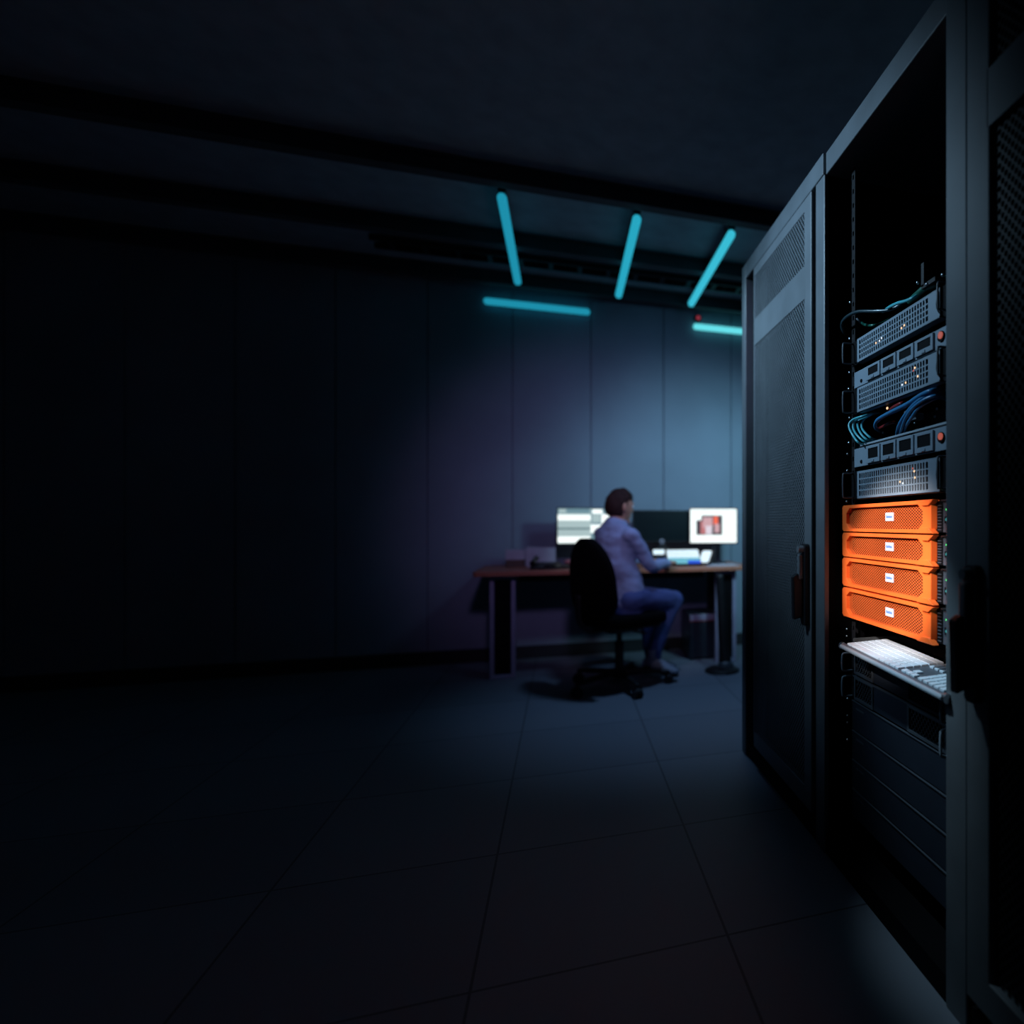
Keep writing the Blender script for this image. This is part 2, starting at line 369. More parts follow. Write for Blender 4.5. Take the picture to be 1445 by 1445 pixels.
# ---- things on the desk
def on_desk(px, py, z=DZ):
    k = (px-1080)/850; d = (CAMZ-z)*850/(py-740); l = k*d
    return Vector((l*cy+d*sy_, -l*sy_+d*cy, z))
t = thing('control_keyboard', 'tilted glowing white keyboard on the desk before the right monitor', 'keyboard', (.87, 4.58, DZ))
R = Matrix.Translation((.873, 4.52, DZ+.003)) @ Matrix.Rotation(math.radians(-3), 4, 'Z') @ Matrix.Rotation(math.radians(33), 4, 'X')
obj('case', MB().box(-.128, .128, 0, .185, .0, .016, R), 'black_plastic', t, .004)
obj('support', MB().box(.775, .79, 4.63, 4.66, DZ+.0005, DZ+.085).box(.955, .97, 4.62, 4.65, DZ+.0005, DZ+.085), 'black_plastic', t)
for rr_ in range(5):
    for cc in range(10):
        x0 = -.122+cc*.0246; y0 = .006+rr_*.0355
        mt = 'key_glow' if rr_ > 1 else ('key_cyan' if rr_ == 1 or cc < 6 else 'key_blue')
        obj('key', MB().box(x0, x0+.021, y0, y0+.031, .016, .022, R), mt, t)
t = thing('control_pad', 'tilted pad with a long white glowing face, right of the glowing keyboard', 'control pad', (1.05, 4.6, DZ))
R = Matrix.Translation((1.02, 4.53, DZ+.004)) @ Matrix.Rotation(math.radians(-24), 4, 'Z') @ Matrix.Rotation(math.radians(28), 4, 'X')
obj('case', MB().box(-.048, .055, 0, .20, 0, .016, R), 'black_plastic', t, .004)
obj('support', MB().box(1.045, 1.10, 4.665, 4.68, DZ+.0005, DZ+.075), 'black_plastic', t)
obj('glowing_face', MB().prism(rrect(-.038, .036, .012, .185, .02), 'z', .016, .020, R), 'key_glow', t)
t = thing('small_device', 'small glowing white device beside the microphone', 'device', (.70, 4.72, DZ))
R = Matrix.Translation((.705, 4.72, DZ+.075)) @ Matrix.Rotation(math.radians(62), 4, 'X')
obj('case', MB().box(-.05, .05, -.008, .045, 0, .02, R), 'black_plastic', t, .003)
obj('stand', MB().box(.66, .75, 4.70, 4.75, DZ+.0005, DZ+.08), 'black_plastic', t, .004)
obj('glowing_face', MB().box(-.043, .043, -.002, .038, .02, .023, R), 'key_glow', t)
t = thing('desk_microphone', 'small black microphone with a pale ring on the desk', 'microphone', (.80, 4.70, DZ))
top = on_y(934, 764, 4.70); bs = Vector((.845, 4.70, DZ))
obj('foot', MB().lathe([(.032, .0005), (.032, .008), (.012, .014)], bs, 20), 'black_plastic', t)
obj('stem', MB().tube([bs+Vector((0, 0, .01)), bs+Vector((-.012, 0, .05)), top+Vector((.004, 0, -.016))], [.011, .010, .008], 10), 'black_plastic', t)
m = MB()
m.tube([top+Vector((.014*math.cos(i*PI/8), 0, .014*math.sin(i*PI/8))) for i in range(17)], .0035, 8, sub=2)
obj('ring', m, 'paper', t)
p = on_desk(1008, 797)
tag(obj('paper_sheet', MB().box(p.x-.09, p.x+.16, 4.44, 4.62, DZ+.0005, DZ+.006, ), 'paper'), 'pale stack of paper at the right end of the desk', 'paper')
t = thing('desk_telephone', 'dark telephone with handset left of the office chair', 'telephone', (-.13, 4.6, DZ))
R = Matrix.Translation((-.12, 4.56, DZ))
obj('base', MB().prism([(-.09, 0.0005), (.09, 0.0005), (.09, .045), (-.09, .018)], 'x', -.10, .10, R @ Matrix.Rotation(0, 4, 'Z')), 'black_plastic', t, .004)
obj('handset', MB().tube([(-.205, 4.50, DZ+.042), (-.195, 4.56, DZ+.062), (-.185, 4.65, DZ+.07)], [.02, .013, .02], 12), 'black_plastic', t)
obj('keypad', MB().box(-.13, -.05, 4.50, 4.61, DZ+.03, DZ+.036), 'monitor_shell', t)
t = thing('laptop', 'thin dark closed laptop lying between telephone and office chair', 'laptop', (.06, 4.6, DZ))
obj('base', MB().box(-.02, .17, 4.50, 4.70, DZ+.0005, DZ+.012), 'black_plastic', t, .003)
obj('lid', MB().box(-.02, .17, 4.50, 4.70, DZ+.013, DZ+.020), 'monitor_shell', t, .003)
a = on_y(803, 791, 4.66)
tag(obj('cloth', MB().ball((a.x+.01, 4.66, DZ+.040), (.045, .03, .018), 16), 'pink', smooth=True), 'small pink folded cloth on the dark laptop', 'cloth')
p = on_y(809, 797, 4.42)
tag(obj('paper_cup', MB().lathe([(.013, .0005), (.017, .05), (.016, .05)], (p.x+.01, 4.44, DZ), 20), 'paper', smooth=True), 'small pale cup at the desk edge beside the chair back', 'cup')
# white trays and boxes at the left end
t = thing('document_tray', 'pale open document box standing at the desk back, left of the left monitor', 'tray', (-.15, 4.86, DZ))
a, b = on_y(742, 773, 4.86), on_y(784, 773, 4.86)
obj('shell', MB().box(a.x, b.x, 4.80, 4.812, DZ+.0005, a.z).box(a.x, b.x, 4.97, 4.982, DZ+.0005, a.z).box(a.x, a.x+.01, 4.80, 4.98, DZ+.0005, a.z).box(b.x-.01, b.x, 4.80, 4.98, DZ+.0005, a.z).box(a.x, b.x, 4.80, 4.98, DZ+.0005, DZ+.01), 'paper', t)
obj('papers', MB().box(a.x+.012, b.x-.012, 4.82, 4.96, DZ+.01, a.z-.02), 'paper', t)
a, b = on_y(714, 776, 4.80), on_y(740, 776, 4.80)
t = thing('storage_box', 'brown storage box with a pale lid at the left end of the desk', 'box', ((a.x+b.x)/2, 4.87, DZ))
obj('body', MB().box(a.x, b.x, 4.80, 4.95, DZ+.0005, DZ+.06), 'box_brown', t, .002)
obj('lid', MB().box(a.x-.004, b.x+.004, 4.796, 4.954, DZ+.055, a.z), 'paper', t, .002)

# ---- under the desk
a, b = on_y(973, 866, 4.62), on_y(1017, 932, 4.62)
t = thing('computer_tower', 'dark computer tower with a red line, on the floor under the desk', 'computer', ((a.x+b.x)/2, 4.8, 0))
obj('case', MB().box(a.x, b.x, 4.63, 4.98, .012, .355), 'panel_dark', t, .006)
obj('front_panel', MB().box(a.x+.004, b.x-.004, 4.615, 4.63, .016, .30), 'panel_dark', t, .004)
obj('red_strip', MB().box(a.x+.004, b.x-.004, 4.612, 4.63, .300, .307), 'cable_red', t)
obj('top_panel', MB().box(a.x+.004, b.x-.004, 4.615, 4.63, .307, .352), 'desk_metal', t, .003)
for xx in (a.x+.03, b.x-.03):
    for yy in (4.66, 4.95): obj('foot', MB().cyl((xx, yy, .0), (xx, yy, .013), .014, seg=12), 'black_plastic', t)
c = on_desk(1019, 947, 0.0); 
t = thing('floor_stand', 'black stand with a round floor base, in front of the right desk leg', 'stand', (c.x, c.y, 0))
obj('base', MB().lathe([(.125, .0), (.125, .012), (.11, .022), (.04, .03)], (c.x, c.y, 0), 40), 'black_plastic', t, smooth=False)
obj('base_cover', MB().lathe([(.06, .024), (.052, .055), (.03, .075)], (c.x+.03, c.y+.02, 0), 24), 'unit_dark', t)
obj('pole', MB().tube([(c.x+.03, c.y+.03, .05), (c.x+.02, c.y+.05, .2), (c.x+.01, c.y+.07, .45), (c.x, c.y+.08, .69)], [.05, .034, .03, .03], 16), 'black_plastic', t, smooth=True)

# ================================================================== CHAIR AND PERSON
HD = math.radians(62)                       # heading from +y towards +x
F = Vector((math.sin(HD), math.cos(HD), 0)); RT = Vector((math.cos(HD), -math.sin(HD), 0)); U = Vector((0, 0, 1))
def fr(o, r, f, z): return Vector(o)+RT*r+F*f+U*z
def frameM(o, f=F, r=RT):
    u = r.cross(f); return Matrix(((r.x, f.x, u.x, o[0]), (r.y, f.y, u.y, o[1]), (r.z, f.z, u.z, o[2]), (0, 0, 0, 1)))
S = Vector((.345, 4.02, 0))                 # chair column
t = thing('office_chair', 'black swivel office chair with tall rounded back, the man sits on it', 'chair', S)
TS = frameM(S)
# seat
prof = [Vector((r*.235*(1 if f < 0 else 1), f)) for r, f in []]
m = MB(); m.prism(rrect(-.235, .235, -.20, .25, .09, 8), 'z', .42, .485, TS); obj('seat', m, 'chair_fabric', t, .018, True)
m = MB(); m.prism(rrect(-.21, .21, -.18, .22, .08, 8), 'z', .398, .421, TS); obj('seat_shell', m, 'chair_plastic', t, .006, True)
# back rest: curved lofted pad
m = MB(); rows = []
NB = 18
for j in range(NB+1):
    v = 1-(1-j/NB)**1.7; z = .47+v*.50
    hw = .262*(math.sin(min(1, (v+.16)/.42)*PI/2))*(1 if v < .45 else math.sqrt(max(0, 1-((v-.45)/.553)**2)))
    hw = max(hw, .02); yb = -.225-.02*math.sin(v*PI)-.035*v*v
    rows.append((z, hw, yb))
vs = []
for z, hw, yb in rows:
    ring = []
    for i in range(28):
        a_ = 2*PI*i/28; c_, s_ = math.cos(a_), math.sin(a_)
        r_ = hw*abs(c_)**.75*(1 if c_ >= 0 else -1); th = .034*abs(s_)**.8*(1 if s_ >= 0 else -1)
        ring.append(m.bm.verts.new(TS @ Vector((r_+.082-.042*v, yb+.035*(r_/.262)**2+th, z))))
    vs.append(ring)
for A, B in zip(vs, vs[1:]):
    for i in range(28): m.bm.faces.new((A[i], A[(i+1) % 28], B[(i+1) % 28], B[i]))
m.bm.faces.new(vs[0]); m.bm.faces.new(vs[-1][::-1])
obj('backrest', m, 'chair_fabric', t, 0, True)
obj('back_support', MB().tube([TS @ Vector(p) for p in [(0, -.02, .405), (0, -.20, .385), (0, -.285, .46), (0, -.295, .62)]], [(.03, .012)]*4, 12, frame=RT), 'chair_plastic', t, smooth=True)
obj('gas_column', MB().cyl(S+U*.10, S+U*.30, .028).cyl(S+U*.28, S+U*.40, .018), 'chair_plastic', t, smooth=False)
obj('tilt_mechanism', MB().box(-.07, .07, -.10, .10, .36, .40, TS), 'chair_plastic', t, .01)
obj('height_lever', MB().cyl(TS @ Vector((.05, .02, .378)), TS @ Vector((.24, .04, .37)), .006, seg=10), 'chair_plastic', t)
obj('base_hub', MB().cyl(S+U*.065, S+U*.12, .045, .036, 24), 'chair_plastic', t)
for k in range(5):
    a_ = math.radians(213+72*k); d = Vector((math.cos(a_), math.sin(a_), 0)); e = S+d*.32
    lg = obj('base_arm', MB().tube([S+d*.03+U*.095, S+d*.18+U*.09, e+U*.078], [(.026, .020), (.022, .017), (.016, .012)], 12, frame=d.cross(U)), 'chair_plastic', t, smooth=True)
    n_ = d.cross(U)
    cm = MB().cyl(e+U*.028+n_*.008, e+U*.028+n_*.026, .028, seg=20).cyl(e+U*.028-n_*.026, e+U*.028-n_*.008, .028, seg=20).cyl(e+U*.028-n_*.02, e+U*.028+n_*.02, .012).cyl(e+U*.03, e+U*.08, .008)
    obj('caster', cm, 'chair_plastic', lg)
    # hood over the wheels
    obj('caster_hood', MB().ball(e+U*.04, (.03, .03, .024), 14), 'chair_plastic', lg, smooth=True)

PEL = Vector((.375, 4.055, .575)); CHS = Vector((.325, 4.075, .93)); NK = Vector((.335, 4.085, 1.06))
RS = CHS+RT*.172+U*.062; LS = CHS-RT*.172+U*.062
RE = Vector((.545, 3.99, .785)); RW = Vector((.705, 4.245, .785)); LE = Vector((.36, 4.385, .82)); LW = Vector((.60, 4.46, .79))
RH = PEL+RT*.09-U*.01; LH = PEL-RT*.09-U*.01
RK = Vector((.735, 4.20, .53)); RA = Vector((.585, 4.125, .155)); LK = Vector((.60, 4.44, .50)); LA = Vector((.60, 4.37, .10))
HDh = math.radians(64); FH = Vector((math.sin(HDh), math.cos(HDh), -.10)).normalized(); RHd = Vector((math.cos(HDh), -math.sin(HDh), 0)); UH = RHd.cross(FH)
HC = Vector((.355, 4.10, 1.178))            # head centre
TH = Matrix(((RHd.x, FH.x, UH.x, HC.x), (RHd.y, FH.y, UH.y, HC.y), (RHd.z, FH.z, UH.z, HC.z), (0, 0, 0, 1)))

per = thing('person', 'man in blue-grey shirt and jeans sitting at the desk, seen from behind', 'person', (PEL.x, PEL.y, 0))
def torso(m, g):
    rows = [(PEL-U*.06, .155, .115), (PEL+U*.03, .165, .12), (PEL+U*.14-F*.012, .148, .108), (PEL.lerp(CHS, .6)-F*.02, .155, .112), (CHS-U*.03, .175, .118), (CHS+U*.05, .178, .108), (CHS+U*.10, .135, .085), (NK-U*.005, .068, .066)]
    m.tube([p for p, a_, b_ in rows], [(a_+g, b_+g) for p, a_, b_ in rows], 28, frame=RT, sub=4)
def arm(m, s, e, w_, g, end=None):
    k = w_ if end is None else e.lerp(w_, end)
    m.ball(s-U*.008, .054+g, 18); m.tube([s-U*.0, s.lerp(e, .5), e, e.lerp(k, .5), k], [.056+g, .048+g, .042+g, .039+g, .031+g], 18, sub=5); m.ball(e, .042+g, 16)
def leg(m, h, k, a_, g, end=1):
    e = k.lerp(a_, end)
    m.ball(h, .095+g, 20); m.tube([h, h.lerp(k, .5), k-(k-h)*.03], [.092+g, .078+g, .060+g], 20); m.ball(k, .060+g, 18)
    m.tube([k, k.lerp(e, .35)-F*.018, k.lerp(e, .7)-F*.01, e], [.058+g, .056+g, .045+g, .040+g], 18)
def hand(m, w_, d, side, palm_n):
    """palm plus four fingers and a thumb; d = pointing direction, side = towards the thumb, palm_n = back of hand"""
    d = d.normalized(); side = side.normalized(); n_ = palm_n.normalized()
    pc = w_+d*.05
    m.tube([w_-d*.01, w_+d*.03, w_+d*.085], [(.026, .020), (.038, .017), (.040, .014)], 16, frame=side)
    for i, L in enumerate((.070, .078, .072, .056)):
        b = w_+d*.075+side*(.030-.020*i)
        m.tube([b, b+d*L*.45+n_*.004, b+d*L*.8-n_*.006, b+d*L-n_*.014], [.0095, .009, .008, .007], 10, sub=4)
    b = w_+d*.02+side*.028
    m.tube([b, b+d*.03+side*.022, b+d*.058+side*.028-n_*.006], [.012, .011, .009], 10, sub=4)
m = MB(); torso(m, -.016)
m.tube([NK-U*.03, NK+U*.03+F*.005, HC-UH*.05-FH*.01], [.058, .054, .056], 18)
# head: one volume with jaw, nose, brow, ears
hd = MB(); hd.ball((0, 0, 0), 1, 40)
for v in hd.bm.verts:
    x_, y_, z_ = v.co
    sx = .073*(1-.22*max(0, -z_)**1.5*(1 if y_ > -.2 else .4)); syd = .094 if y_ < 0 else .088
    y2 = y_*syd*(1-.10*max(0, -z_)) + (.012*max(0, -z_) if y_ > 0 else .02*max(0, -z_))
    v.co = Vector((x_*sx, y2, z_*.112))
hd.ball((0, .088, -.018), (.011, .020, .020), 12).ball((0, .084, .004), (.009, .012, .026), 12)
hd.ball((0, .078, -.055), (.022, .014, .006), 12).ball((0, .078, -.066), (.019, .013, .006), 12)
hd.ball((0, .066, -.093), (.022, .018, .016), 12)
hd.ball((.028, .078, .022), (.020, .010, .006), 12).ball((-.028, .078, .022), (.020, .010, .006), 12)
for s_ in (1, -1):
    hd.ball((s_*.074, -.004, -.008), (.009, .019, .031), 14, Matrix.Rotation(s_*.3, 4, 'Z'))
    hd.ball((s_*.070, .006, -.033), (.006, .009, .011), 10)
bmesh.ops.transform(hd.bm, matrix=TH, verts=hd.bm.verts)
tmp = bpy.data.meshes.new('t'); hd.bm.to_mesh(tmp); hd.bm.free(); m.bm.from_mesh(tmp); bpy.data.meshes.remove(tmp)
arm(m, RS, RE, RW, -.012); arm(m, LS, LE, LW, -.012)
leg(m, RH, RK, RA, -.012); leg(m, LH, LK, LA, -.012)
hand(m, RW+Vector((.005, .008, 0)), Vector((.30, .95, -.06)), Vector((-.95, .30, .0)), U)
hand(m, LW, Vector((.95, .25, -.08)), Vector((.25, -.95, 0)), U)
RF_d = Vector((.75, -.62, -.16)).normalized(); LF_d = Vector((.75, -.5, 0)).normalized()
m.tube([RA, RA+RF_d*.03-U*.05, RA+RF_d*.13-U*.062], [.030, .026, .017], 14); m.tube([LA, LA+LF_d*.03-U*.05, LA+LF_d*.13-U*.062], [.030, .026, .017], 14)
body = link('body', remeshed(m, .0055, 2, name='body'), 'skin', per, smooth=True)
for s_ in (1, -1):
    e = obj('eye', MB().ball(TH @ Vector((s_*.030, .0775, .006)), (.0115, .0115, .0115), 14), 'key_white', per, smooth=True)
    obj('iris', MB().ball(TH @ Vector((s_*.030, .0865, .006)), (.0048, .0048, .0048), 10), 'black', e, smooth=True)
# shirt
m = MB(); torso(m, .002); arm(m, RS, RE, RW, .001, .93); arm(m, LS, LE, LW, .001, .93)
m.tube([NK-U*.045, NK+U*.008, NK+U*.03+F*.004], [.078, .070, .064], 20)
m.tube([PEL-U*.065, PEL-U*.02], [(.160, .120), (.172, .130)], 28, frame=RT)
obj_sh = link('shirt', remeshed(m, .008, 14, .007, 10, 'shirt'), 'shirt', per, smooth=True)
# jeans
m = MB(); m.tube([PEL-U*.10, PEL+U*.03], [(.165, .125), (.160, .118)], 28, frame=RT)
leg(m, RH, RK, RA, .004, 1.04); leg(m, LH, LK, LA, .004, 1.04)
link('jeans', remeshed(m, .008, 8, .007, 9, 'jeans'), 'jeans', per, smooth=True)
for A, d in ((RA, RF_d), (LA, LF_d)):
    m = MB(); b = A-U*.055
    m.tube([b-d*.065, b-d*.02+U*.012, b+d*.06+U*.008, b+d*.14, b+d*.185], [(.028, .026), (.038, .045), (.044, .036), (.042, .026), (.022, .014)], 18, frame=d.cross(U))
    obj('sock', MB().tube([A+U*.05-d*.004, A, b+U*.012-d*.02], [.043, .043, .04], 16), 'shoe', per, smooth=True)
    sh = obj('shoe', m, 'shoe', per, smooth=True)
    obj('sole', MB().prism(rrect(-.038, .038, -.07, .19, .034, 6), 'z', -.034, -.020, frameM(b, d, d.cross(U).normalized())), 'sole', sh)
# hair
m = MB(); m.ball((0, 0, 0), 1, 48)
kill = []
for v in m.bm.verts:
    x_, y_, z_ = v.co
    nn = noise.noise(Vector((x_*3.2, y_*3.2, z_*3.2)))*.004+noise.noise(Vector((x_*9, y_*9, z_*9)))*.003
    r_ = 1+nn/.1
    front = max(0, y_); low = -.62 if y_ < -.1 else (-.12 if y_ < .25 else .28)
    k = 1.07 if z_ > low else .90
    v.co = Vector((x_*.073*k*r_, (y_*(.097 if y_ < 0 else .092)*k+(.004 if z_ > .5 else 0))*r_, z_*.112*(1.07 if z_ > 0 else 1)*r_ + (.006 if z_ > .6 and y_ > 0 else 0)))
    if k < 1: kill.append(v)
bmesh.ops.delete(m.bm, geom=[v for v in kill if True], context='VERTS')
bmesh.ops.transform(m.bm, matrix=TH, verts=m.bm.verts)
hr = obj('hair', m, 'hair', per, smooth=True)
sf = hr.modifiers.new('s', 'SOLIDIFY'); sf.thickness = .007; sf.offset = -1

# ================================================================== RACKS
XF = .80; XU = .86; RTOP = 2.25; XB = 1.85
def handle(parent, y0, y1, z0, z1, s):
    """swing handle on a door whose front is x=.785; s = +1 when its lever sits on the far side"""
    h = obj('handle', MB().prism(rrect(y0, y1, z0, z1, .012), 'x', .768, .786), 'black_plastic', parent, .003)
    ym = (y0+y1)/2
    obj('lever', MB().prism([(.768, z0+.03), (.736, z0+.02), (.732, z1-.11), (.748, z1-.10), (.768, z1-.105)], 'y', ym-.004, ym+.020), 'black_plastic', h, .004)
    obj('lever_neck', MB().box(.752, .770, ym-.006, ym+.014, z1-.12, z1-.035), 'door_metal', h, .004)
    obj('lock', MB().cyl((.770, ym, z1-.018), (.750, ym, z1-.018), .013, .011), 'door_metal', h)
    return h
# --- far rack with closed perforated door
t = thing('server_rack', 'tall closed rack with perforated crossbanded door, farthest of the three, nearest the desk', 'server rack', (1.3, 2.27, 0))
obj('end_frame', MB().box(XF-.01, XB, 2.64, 2.70, 0, RTOP), 'rack_metal', t, .004)
obj('front_post', MB().box(XF-.005, XF+.012, 1.774, 1.845, 0, RTOP), 'rack_metal', t, .003)
obj('top_panel', MB().box(XF-.01, XB, 1.774, 2.64, RTOP-.07, RTOP), 'rack_metal', t, .003)
obj('side_panel', MB().box(XF+.012, XB, 1.80, 1.815, .05, RTOP-.07), 'rack_inside', t)
obj('back_panel', MB().box(XB-.02, XB, 1.815, 2.64, .05, RTOP-.07), 'rack_inside', t)
obj('plinth', MB().box(XF, XB, 1.80, 2.64, 0, .06), 'black', t)
# dark recess beside the door with a rounded upper corner
m = MB().box(XF+.035, XF+.05, 2.49, 2.64, .06, RTOP-.07); obj('recess_panel', m, 'black', t)
d = obj('door', MB().ring([(1.862, .09), (2.503, .09), (2.503, 2.172), (1.862, 2.172)], [(1.924, .16), (2.488, .16), (2.488, 2.13), (1.924, 2.13)], 'x', .786, .81), 'door_metal', t, .003)
obj('crossband', MB().box(.786, .808, 1.92, 2.49, 1.832, 1.945), 'door_metal', d)
obj('perforated_sheet', MB().box(.7885, .7895, 1.922, 2.49, .158, 2.132), 'door_perf', d, label='sheet of small staggered holes')
handle(d, 1.872, 1.914, .714, .990, 1)
for zz in (.4, 1.15, 1.9): obj('hinge', MB().cyl((.80, 2.510, zz-.03), (.80, 2.510, zz+.03), .007, seg=12), 'black_plastic', d)
obj('gasket', MB().box(.80, .815, 1.846, 1.862, .06, 2.17), 'black', t)

# --- near rack, closed, filling the right edge of the view
t = thing('server_rack', 'closed near rack at the right edge with dark perforated door', 'server rack', (1.3, .7, 0))
obj('top_panel', MB().box(XF-.01, XB, .36, 1.048, RTOP-.07, RTOP), 'rack_metal', t, .003)
obj('side_panel', MB().box(XF+.03, XB, 1.030, 1.045, .05, RTOP-.07), 'rack_inside', t)
obj('back_panel', MB().box(XB-.02, XB, .38, 1.03, .05, RTOP-.07), 'rack_inside', t)
obj('end_frame', MB().box(XF-.01, XB, .33, .36, 0, RTOP), 'rack_metal', t, .003)
obj('plinth', MB().box(XF, XB, .36, 1.045, 0, .06), 'black', t)
d = obj('door', MB().ring([(.375, .09), (1.043, .09), (1.043, 2.172), (.375, 2.172)], [(.44, .16), (.974, .16), (.974, 2.13), (.44, 2.13)], 'x', .786, .81), 'door_metal', t, .003)
obj('crossband', MB().box(.786, .808, .43, .98, 1.832, 1.945), 'door_metal', d)
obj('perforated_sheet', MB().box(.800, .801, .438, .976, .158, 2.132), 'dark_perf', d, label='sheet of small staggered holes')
handle(d, .990, 1.030, .70, .975, -1)

# --- the open rack
t = rk = thing('server_rack', 'open rack full of servers and cables between two closed racks', 'server rack', (1.3, 1.42, 0))
obj('front_post', MB().box(XF-.005, XF+.045, 1.056, 1.127, 0, RTOP), 'rack_metal', t, .003)
obj('top_panel', MB().box(XF, XB, 1.05, 1.774, RTOP-.07, RTOP), 'rack_metal', t, .003)
obj('plinth', MB().box(XF, XB, 1.05, 1.774, 0, .06), 'black', t)
obj('side_panel', MB().box(XF+.045, XB, 1.048, 1.058, .06, RTOP-.07), 'rack_inside', t)
obj('side_panel', MB().box(XF+.012, XB, 1.776, 1.784, .06, RTOP-.07), 'rack_inside', t)
obj('back_panel', MB().box(XB-.02, XB, 1.058, 1.772, .06, RTOP-.07), 'rack_inside', t)
RY0, RY1 = 1.175, 1.715       # centre lines of the two mounting rails
def rail(yc, x0):
    m = MB().box(x0, x0+.002, yc-.012, yc-.005, .06, RTOP-.07).box(x0, x0+.002, yc+.005, yc+.012, .06, RTOP-.07)
    for i in range(48): m.box(x0, x0+.002, yc-.006, yc+.006, .07+i*.04445, .07+i*.04445+.03)
    m.box(x0, x0+.03, yc+.010, yc+.012, .06, RTOP-.07)
    return obj('mounting_rail', m, 'black_plastic', rk)
for yc in (RY0, RY1): rail(yc, XU+.008); rail(yc, 1.55)
for px, py in ((1200, 427), (1199, 478), (1199, 526), (1198, 549), (1199, 590), (1198, 625), (1196, 641), (1196, 664), (1195, 708), (1195, 888), (1195, 898), (1196, 986), (1196, 1010), (1196, 1020), (1196, 1044), (1330, 388), (1295, 399), (1308, 401)):
    p = on_x(px, py, XU+.006)
    if px > 1200: p = on_x(px, py, XU+.004); 
    obj('screw', MB().ball(p if px <= 1200 else p, (.004, .0045, .0045), 10), 'steel', rk, smooth=True)

def chassis(t, z0, z1, y0=1.20, y1=1.70, x0=.885, x1=1.50, m_='black'):
    obj('chassis', MB().box(x0, x1, y0, y1, z0+.003, z1-.003), m_, t)
def grille_unit(z0, z1, label, leds):
    t = thing('server', label, 'server', (XU, 1.45, z0), 'grey grille-front servers in the open rack')
    ya, yb = 1.240, 1.676; hy0, hy1 = 1.292, 1.660; n = 29; p = (hy1-hy0)/n; hz0, hz1 = z0+.009, z1-.009; q = (hz1-hz0)/4
    m = MB().box(XU, XU+.004, ya, hy0, z0, z1).box(XU, XU+.004, hy1, yb, z0, z1).box(XU, XU+.004, hy0, hy1, z0, hz0).box(XU, XU+.004, hy0, hy1, hz1, z1)
    for i in range(1, n): m.box(XU, XU+.003, hy0+i*p-.0026, hy0+i*p+.0026, hz0, hz1)
    for i in range(1, 4): m.box(XU+.0001, XU+.003, hy0, hy1, hz0+i*q-.0019, hz0+i*q+.0019)
    m.box(XU, XU+.022, ya, yb, z1-.002, z1).box(XU, XU+.022, ya, yb, z0, z0+.002).box(XU, XU+.022, yb-.003, yb, z0, z1).box(XU, XU+.022, ya, ya+.003, z0, z1)
    obj('grille', m, 'unit_grey', t)
    chassis(t, z0, z1)
    # finger recess at the near end
    zc = (z0+z1)/2; h = (z1-z0)*.36
    obj('finger_recess', MB().prism([(ya+.004, zc-h), (ya+.004, zc+h), (ya+.010, zc+h*.75), (ya+.016, zc+h*.3), (ya+.017, zc), (ya+.016, zc-h*.3), (ya+.010, zc-h*.75)], 'x', XU-.0012, XU+.001), 'black', t)
    for yy, nm in ((ya-.045, 0), (yb+.002, 1)):
        e = obj('mounting_ear', MB().box(XU+.006, XU+.009, yy, yy+.045, z0, z1).box(XU-.004, XU+.008, yy+(.04 if nm == 0 else 0), yy+(.044 if nm == 0 else .003), z0, z0+.003), 'black', t)
        hx = XU-.030
        yh = yy+(.012 if nm == 0 else .032)
        obj('pull_handle', MB().tube([(XU+.006, yh, z0+.006), (hx+.006, yh, z0+.006), (hx, yh, z0+.014), (hx, yh, z1-.014), (hx+.006, yh, z1-.006), (XU+.006, yh, z1-.006)], .0028, 8, sub=4), 'unit_dark', e, smooth=True)
    for px, py, c in leds: obj('indicator_light', MB().ball(on_x(px, py, XU-.0005), (.0015, .0032, .003), 8), c, t)
    return t
grille_unit(1.554, 1.629, 'topmost grey grille server, cables looping over it', [(1272, 463, 'led_warm'), (1276, 459, 'led_warm'), (1241, 481, 'led_white'), (1236, 484, 'led_warm'), (1244, 477, 'led_white')])
grille_unit(1.400, 1.478, 'grey grille server right above the bunch of teal and blue cables', [(1273, 543, 'led_white'), (1278, 540, 'led_warm'), (1291, 519, 'led_warm'), (1295, 531, 'led_warm'), (1289, 523, 'led_red')])
grille_unit(1.134, 1.221, 'grey grille server right above the orange servers', [(1270, 680, 'led_warm'), (1274, 682, 'led_white'), (1291, 674, 'led_warm'), (1288, 661, 'led_red'), (1290, 665, 'led_warm')])

